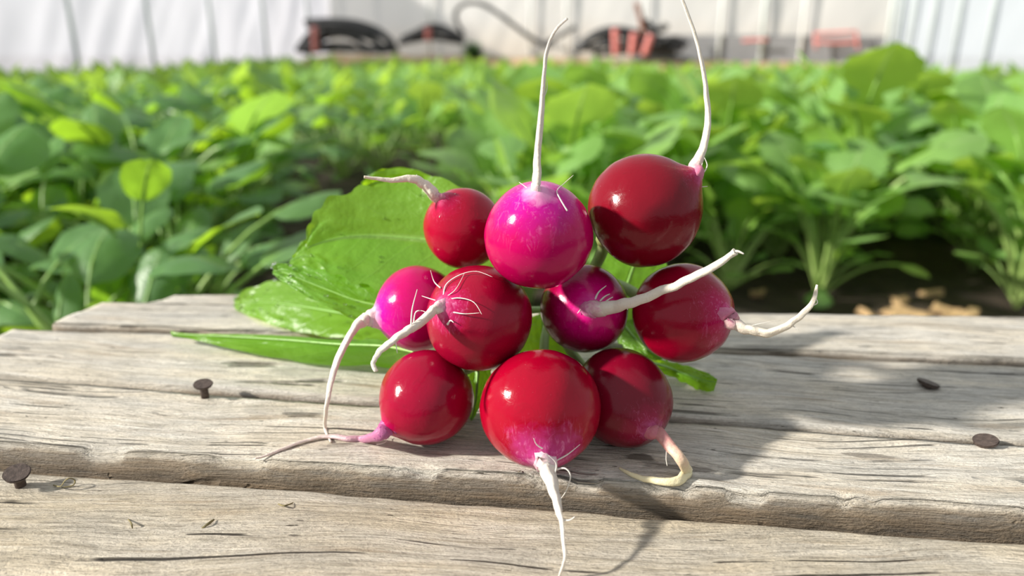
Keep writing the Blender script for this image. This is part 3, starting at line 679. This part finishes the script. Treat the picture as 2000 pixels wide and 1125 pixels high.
def plant(x, y, kind, hgt, label, group, rn, nl=None, near=True, spread=1., yaw0=None, name='leafy_plant', cat='plant'):
    global NPL
    root = empty(name, (x, y, gz(x, y)), label, cat, group); NPL += 1
    nl = nl or rn.randint(20, 24); a = rn.uniform(0, 6.28) if yaw0 is None else yaw0
    for k in range(nl):
        bl, sm, Lt, top = PROTO[kind][rn.randrange(14) if k < nl - 3 else rn.randrange(14, 18)]
        low = near and k % 3 == 1                            # every third leaf is a short one leaning out low over the soil
        s = hgt / .225 * (rn.uniform(.62, 1.04) if not low else rn.uniform(.42, .72)); wk = rn.uniform(.62, .95) if kind == 'round' else rn.uniform(.80, 1.20)
        a += 2.4 + rn.uniform(-.4, .4)
        lf = bpy.data.objects.new('leaf', bl); COL.objects.link(lf); lf.parent = root
        lf.rotation_euler = (rn.uniform(-.15, .15), rn.uniform(-.25, .22) * spread if not low else rn.uniform(.15, .60), a); lf.scale = (s * spread, s * wk, s)
        stk = bpy.data.objects.new('stalk', sm); COL.objects.link(stk); stk.parent = lf
    return root

def col_of(x, y, z=.2):
    q = Vector((x, y, z)) - CAMP; return 1000 + FPX * q.dot(RX) / q.dot(FW)
def row_of(x, y, z=0.):
    q = Vector((x, y, z)) - CAMP; return 562.5 - FPX * q.dot(UP) / q.dot(FW)
rn = random.Random(11)
placed = []
def hero(px, py, kind, hgt, label, **kw):
    q = T(px, py, 0.); placed.append((q.x, q.y)); return plant(q.x, q.y, kind, hgt, label, None, rn, **kw)
hero(-60, 760, 'round', .27, 'tall smooth-leaved plant at the left edge just behind the pallet corner', name='leafy_green')
hero(120, 690, 'round', .235, 'smooth-leaved plant with drooping dark leaves behind the left end of the planks', name='leafy_green')
hero(290, 628, 'round', .25, 'broad-leaved plant left of the dark soil gap, leaves bending over it', name='leafy_green')
hero(415, 590, 'round', .20, 'smooth-leaved plant at the rim of the dark gap behind the radish leaves', name='leafy_green')
hero(1600, 575, 'radish', .215, 'lobed light green radish plant growing alone behind the right-hand planks', name='radish_plant')
hero(1985, 600, 'radish', .24, 'light green radish plant at the right edge of the soil gap with serrated leaves', name='radish_plant')
hero(1420, 570, 'radish', .20, 'radish plant just behind the far right radish of the bunch', name='radish_plant')
hero(1330, 500, 'radish', .25, 'radish plant rising behind the dark red top radish', name='radish_plant')
hero(1010, 490, 'radish', .22, 'radish plant behind the standing taproot of the magenta radish', name='radish_plant')
def inpoly(x, y, poly):
    c = False; j = len(poly) - 1
    for i in range(len(poly)):
        if (poly[i][1] > y) != (poly[j][1] > y) and x < (poly[j][0] - poly[i][0]) * (y - poly[i][1]) / (poly[j][1] - poly[i][1]) + poly[i][0]: c = not c
        j = i
    return c
GAP1 = [(440, 640), (500, 470), (560, 400), (700, 350), (960, 338), (985, 640), (700, 700)]
GAP2 = [(1400, 640), (1480, 560), (1660, 535), (1720, 500), (1800, 480), (1900, 520), (1910, 640)]
def hmax(y): return .285 if y < 1.1 else (.285 - (y - 1.1) * .055 if y < 2.6 else max(.15, .205 - (y - 2.6) * .018))
cand = []
y = .62
while y < 4.2:
    st = .105 + .022 * y
    x = -.75 * y - .35
    while x < .80 * y + .2:
        cand.append((x + rn.uniform(-.35, .35) * st, y + rn.uniform(-.35, .35) * st)); x += st
    y += st * .9
cand.sort(key=lambda q: q[1])
SEEN = {}
ORD = ['nearest', 'second nearest', 'third nearest', 'fourth nearest', 'fifth nearest', 'sixth nearest']
def crop_label(kind, c, y):
    """say where a plant stands by what can be found in front of or behind it"""
    k = 'smooth-leaved green plant' if kind == 'round' else 'light green radish plant'
    if y < 1.9:
        lm = next(t for lim, t in ((150, 'at the left edge of the near bed'), (360, 'behind the left end of the planks'), (580, 'behind the lowest radish leaf'), (820, 'beyond the dark gap, above the big upright leaf'),
            (1000, 'beyond the gap, above the small upper left radish'), (1150, 'behind the straight standing taproot'), (1400, 'behind the dark red top radish'), (1620, 'right of the curved top taproot'), (1800, 'behind the wood chips'), (9999, 'at the right edge of the near bed')) if c < lim)
        n = SEEN.get((k, lm), 0); SEEN[(k, lm)] = n + 1
        if n < 6: return '%s %s' % (ORD[n] + ' ' + k, lm), 'plants ' + lm
        return 'densely packed %s %s' % (k, lm), 'packed %ss %s' % (k, lm)
    lm = next(t for lim, t in ((300, 'before the left film wall'), (580, 'before the corner of the left wall'), (780, 'before the big pipe coil'), (1060, 'before the arched black hose'), (1340, 'before the black pipe heap'), (1560, 'before the grey skirting sheet'), (1740, 'before the faded red barrier'), (9999, 'before the right film wall')) if c < lim)
    return 'blurred %s in the far rows %s' % (k, lm), 'far %ss %s' % (k, lm)
count = 0; rest = []
for (x, y) in cand:
    c, r = col_of(x, y, .1), row_of(x, y, 0)
    if y < .80 and x > -.33: continue
    if x > -.30 and y < 1.02: continue
    if inpoly(col_of(x, y, 0), r, GAP1) or inpoly(col_of(x, y, 0), r, GAP2): continue
    if any((x - a) ** 2 + (y - b) ** 2 < (.085) ** 2 for a, b in placed): continue
    if not -220 < c < 2220: continue
    if count < 285:
        left = c < 560 + 260 * min(1, max(0, (y - 1) / 2))
        kind = 'round' if left else 'radish'
        if rn.random() < .08: kind = 'radish' if left else 'round'
        zone, grp = crop_label(kind, c, y)
        plant(x, y, kind, hmax(y) * rn.uniform(.84, 1.05), zone, grp, rn, nl=rn.randint(19, 24) if y < 2 else rn.randint(11, 14), name='leafy_green' if kind == 'round' else 'radish_plant'); count += 1
    else: rest.append((x, y))
# the beds go on past both sides of the frame
r2 = random.Random(5); yb = .75
while yb < 4.2:
    st = .14 + .03 * yb; x = -1.25 * yb - .5
    while x < 1.3 * yb + .4:
        c = col_of(x, yb, .1)
        if (c < -240 or c > 2240) and not (x > .2 and yb < 1.0): rest.append((x + r2.uniform(-.3, .3) * st, yb + r2.uniform(-.3, .3) * st))
        x += st
    yb += st
# beyond the 300 nearest plants the crop is one mass of small real leaves
fv = []; ff = []; fu = []; fl = []
def small_leaf(o, yw, Lt, W, a0, a1):
    b = len(fv); cs, sn = math.cos(yw), math.sin(yw); x = z = 0; nseg = 5
    for i in range(nseg + 1):
        u = i / nseg; a = a0 + (a1 - a0) * u
        if i: x += math.sin(a) * Lt / nseg; z += math.cos(a) * Lt / nseg
        wd = W * (.12 if i < 2 else math.sin(math.pi * min(1, (i - 1.2) / (nseg - 1.1))) ** .7) if i < nseg else W * .12
        for q in (-1, 0, 1):
            px_, py_ = x - (.12 * wd * abs(q)) * math.cos(a), q * wd
            fv.append((o[0] + px_ * cs - py_ * sn, o[1] + px_ * sn + py_ * cs, o[2] + z)); fu.append(u); fl.append(float(q))
    for i in range(nseg):
        for j in (0, 1): k = b + i * 3 + j; ff.append((k, k + 1, k + 4, k + 3))
pts = list(rest)
yy = 4.2
while yy < 7.6:
    st = .17; x = -.72 * yy - .2
    while x < .74 * yy + .2: pts.append((x + rn.uniform(-.4, .4) * st, yy + rn.uniform(-.4, .4) * st)); x += st
    yy += st
Lcv, Rcv = Vector((*Lc, 0)), Vector((*Rc, 0)); un = (Rcv - Lcv).normalized(); en = Vector((un.y, -un.x, 0))
ln = Vector((yaw.y, -yaw.x, 0)); rd = (Vector((*Ra, 0)) - Rcv).normalized(); rnn = Vector((rd.y, -rd.x, 0))
for (x, y) in pts:
    q = Vector((x, y, 0))
    if (q - Lcv).dot(en) < 1.0 or (q - Lcv).dot(ln) < .26: continue
    if (q - Rcv).dot(rnn) < .26 and q.y > 3.9 : continue
    s = hmax(y) / .25 * rn.uniform(.85, 1.12); a = rn.uniform(0, 6.28)
    for k in range(9):
        a += 2.4 + rn.uniform(-.3, .3); small_leaf((x, y, 0), a, s * rn.uniform(.20, .32), s * rn.uniform(.035, .052), rn.uniform(.05, .35), rn.uniform(.6, 1.5))
me = mesh(fv, ff, attr={'lu': fu, 'lv': fl})
tag(link('crop_foliage', me, None, [M['leaf_radish']]), 'mass of small blurred crop leaves filling the rear of the greenhouse', 'crop', kind='stuff')

# wood chips and fallen leaves on the soil gap
for k, (px, py, s) in enumerate([(1790, 604, .030), (1850, 598, .022), (1755, 610, .024), (1900, 602, .018), (1870, 612, .02), (1700, 606, .018), (1820, 560, .016), (1760, 575, .014), (1480, 566, .016)]):
    c = T(px, py, .012); bm = bmesh.new(); box(bm, (0, 0, 0), (s * 1.6, s * .8, .008))
    bmesh.ops.subdivide_edges(bm, edges=bm.edges[:], cuts=2, use_grid_fill=True)
    for q in bm.verts: q.co += Vector([noise.noise(q.co * 90 + Vector((k * 5, j * 9, 0))) * .006 for j in range(3)])
    me = bpy.data.meshes.new('m'); bm.to_mesh(me); bm.free()
    o = link('wood_chip', me, None, [M['chip']]); o.location = (c.x, c.y, gz(c.x, c.y) + .006); o.rotation_euler = (rn.uniform(-.3, .3), rn.uniform(-.3, .3), rn.uniform(0, 3))
    tag(o, ['largest dry tan wood chip on the soil behind the right planks', 'dry wood chip just right of the largest chip', 'dry wood chip just left of the largest chip by the plank edge', 'rightmost dry wood chip along the rear plank edge', 'small dry chip touching the plank edge between larger chips', 'leftmost dry chip along the rear plank edge right of the lone radish plant', 'small dry chip farthest back on the soil, behind the largest chip', 'small dry chip behind the left chips on the soil', 'single dry chip on the soil left of the lone radish plant'][k], 'wood chip', 'wood chips on the soil')

# ------------------------------------------------------------------ things along the end wall
mid_w = (Lcv + Rcv) / 2
v = []; f = []; nx, ny = 80, 10
for i in range(nx + 1):
    for j in range(ny + 1):
        q = Lcv + un * (i / nx * (Rcv - Lcv).length) + en * (.06 + .62 * j / ny); t = j / ny
        v.append((q.x, q.y, .125 * (1 - t ** 2.2) + .02 * noise.noise(q * 5) - .01))
for i in range(nx):
    for j in range(ny): a = i * (ny + 1) + j; f.append((a, a + ny + 1, a + ny + 2, a + 1))
tag(link('trim_1', mesh(v, f), None, [M['bank']]), 'low pale earth bank along the foot of the end wall', kind='structure')
def wp(px, py, off):
    """point on the upright plane off metres in front of the end wall"""
    r = ray(px, py); pl = Lcv + en * off; t = (pl - CAMP).dot(en) / r.dot(en); return CAMP + r * t
def pipe(name, pts, r, mat, label, cat, off=.3, n=40, group=None, parent=None, org=None):
    q = [wp(p[0], p[1], p[2] if len(p) > 2 else off) for p in pts]; sp = spline([tuple(a) for a in q], n); c = org or Vector((q[0].x, q[0].y, q[0].z))
    o = tube(name, [Vector(a) for a in sp], [r] * n, M[mat], parent, 8, off=c)
    if parent is None: o.location = c; tag(o, label, cat, group)
    return o
root = empty('pipe_coil', wp(680, 98, .75), 'big black coil of pipe standing at the left end of the end wall', 'pipe coil'); oc = root.location.copy()
for k, pts in enumerate([[(580, 100), (602, 70), (640, 50), (690, 45), (735, 58), (765, 85), (775, 104)], [(597, 42), (640, 40), (695, 44), (740, 60), (768, 84)], [(585, 98), (620, 68), (665, 56), (705, 62), (735, 80), (748, 104)],
     [(600, 50), (650, 47), (700, 52), (745, 70), (770, 92)], [(600, 104), (630, 76), (660, 68), (690, 74), (715, 92), (722, 104)], [(590, 100), (660, 95), (730, 98), (775, 96)], [(610, 60), (650, 60), (720, 74), (755, 100)], [(588, 94), (640, 88), (690, 90)], [(700, 98), (735, 92), (770, 92)]]):
    pipe('pipe_loop', [(x, y, 0.74 + .02 * (k % 4)) for x, y in pts], .023, 'hose', None, None, parent=root, org=oc)
root = empty('pipe_coil', wp(840, 80, .28), 'low black pipe bundle left of the arched hose', 'pipe coil'); oc = root.location.copy()
for k, pts in enumerate([[(785, 76), (810, 64), (845, 50), (880, 60), (905, 76)], [(785, 80), (820, 70), (860, 62), (905, 78)], [(780, 84), (840, 74), (905, 82)], [(800, 72), (840, 58), (890, 70)]]):
    pipe('pipe_loop', [(x, y, .25 + .02 * k) for x, y in pts], .022, 'hose', None, None, parent=root, org=oc)
pipe('hose', [(905, 66), (893, 45), (890, 26), (902, 10), (925, 5), (950, 12), (985, 35), (1020, 62), (1055, 84), (1075, 92)], .017, 'hose', 'single black hose arching high in front of the end wall', 'hose', .34)
pipe('hose', [(1060, 88), (1085, 74), (1110, 60), (1122, 52)], .018, 'hose', 'short black hose slanting up behind the tip of the standing taproot', 'hose', .3)
root = empty('pipe_coil', wp(1230, 98, .3), 'black pipe heap at the centre right among red stakes', 'pipe coil'); oc = root.location.copy()
for k, pts in enumerate([[(1120, 96), (1160, 66), (1200, 56), (1250, 64), (1300, 78), (1345, 84)], [(1130, 92), (1175, 70), (1230, 70), (1290, 84), (1330, 92)], [(1140, 82), (1190, 62), (1240, 74), (1280, 96)], [(1125, 98), (1200, 86), (1270, 92), (1335, 94)], [(1190, 98), (1230, 80), (1300, 86), (1330, 98)], [(1150, 98), (1190, 78), (1220, 92)], [(1160, 104), (1240, 100), (1320, 102)], [(1270, 96), (1310, 76), (1340, 84)]]):
    pipe('pipe_loop', [(x, y, .26 + .02 * (k % 4)) for x, y in pts], .022, 'hose', None, None, parent=root, org=oc)
pipe('black_rag', [(1262, 40), (1268, 52), (1280, 58), (1296, 54), (1302, 47)], .026, 'hose', 'bunched black plastic scrap hanging by the brown timber', 'plastic scrap', .34, 16)
for k, (x, y0, y1, x1, lab) in enumerate([(614, 52, 104, 616, 'red painted stake in front of the big left pipe coil'), (836, 54, 80, 836, 'short red stake by the low pipe bundle'), (1202, 56, 108, 1203, 'tallest red stake at the left of the centre right pipe heap'), (1239, 64, 108, 1234, 'middle red stake of the three by the pipe heap'), (1272, 68, 108, 1258, 'leaning red stake right of the other two by the pipe heap')]):
    pipe('red_stake', [(x, y0), ((x + x1) / 2, (y0 + y1) / 2), (x1, y1)], .026, 'red', lab, 'stake', .88 if k == 0 else .40, 6)
pipe('timber_stake', [(1243, 6), (1249, 25), (1254, 48), (1256, 70)], .020, 'rust_wood', 'reddish brown timber leaning above the pipe heap', 'stake', .38, 6)
fr = empty('metal_barrier', wp(1640, 90, .12), 'low faded red metal barrier at the right foot of the end wall', 'barrier'); oc = fr.location.copy()
for pts in ([(1590, 66), (1630, 64), (1672, 62)], [(1592, 82), (1630, 84), (1674, 82)], [(1672, 60), (1674, 80), (1676, 96)], [(1592, 64), (1592, 80), (1594, 96)], [(1450, 80), (1480, 78), (1500, 78)]):
    pipe('rail', [(x, y, .12) for x, y in pts], .010, 'red', None, None, parent=fr, org=oc, n=6)
# weed clump on the bank
q0 = wp(925, 92, .36); bv = []; bf = []
for k in range(160):
    a = rn.uniform(0, 6.28); el = rn.uniform(.1, 1.4); L = rn.uniform(.08, .17); d = Vector((math.cos(a) * math.cos(el), math.sin(a) * math.cos(el), math.sin(el))); s = d.cross(Vector((0, 0, 1))).normalized() * .012
    b = len(bv); bv += [d * .02 - s * .4, d * .02 + s * .4, d * L * .6 + s, d * L * .6 - s, d * L]; bf += [(b, b + 1, b + 2, b + 3), (b + 3, b + 2, b + 4)]
o = link('weed_clump', mesh(bv, bf), None, [M['weed']]); o.location = (q0.x, q0.y, .11); tag(o, 'dark green weed clump under the arched black hose', 'weed')
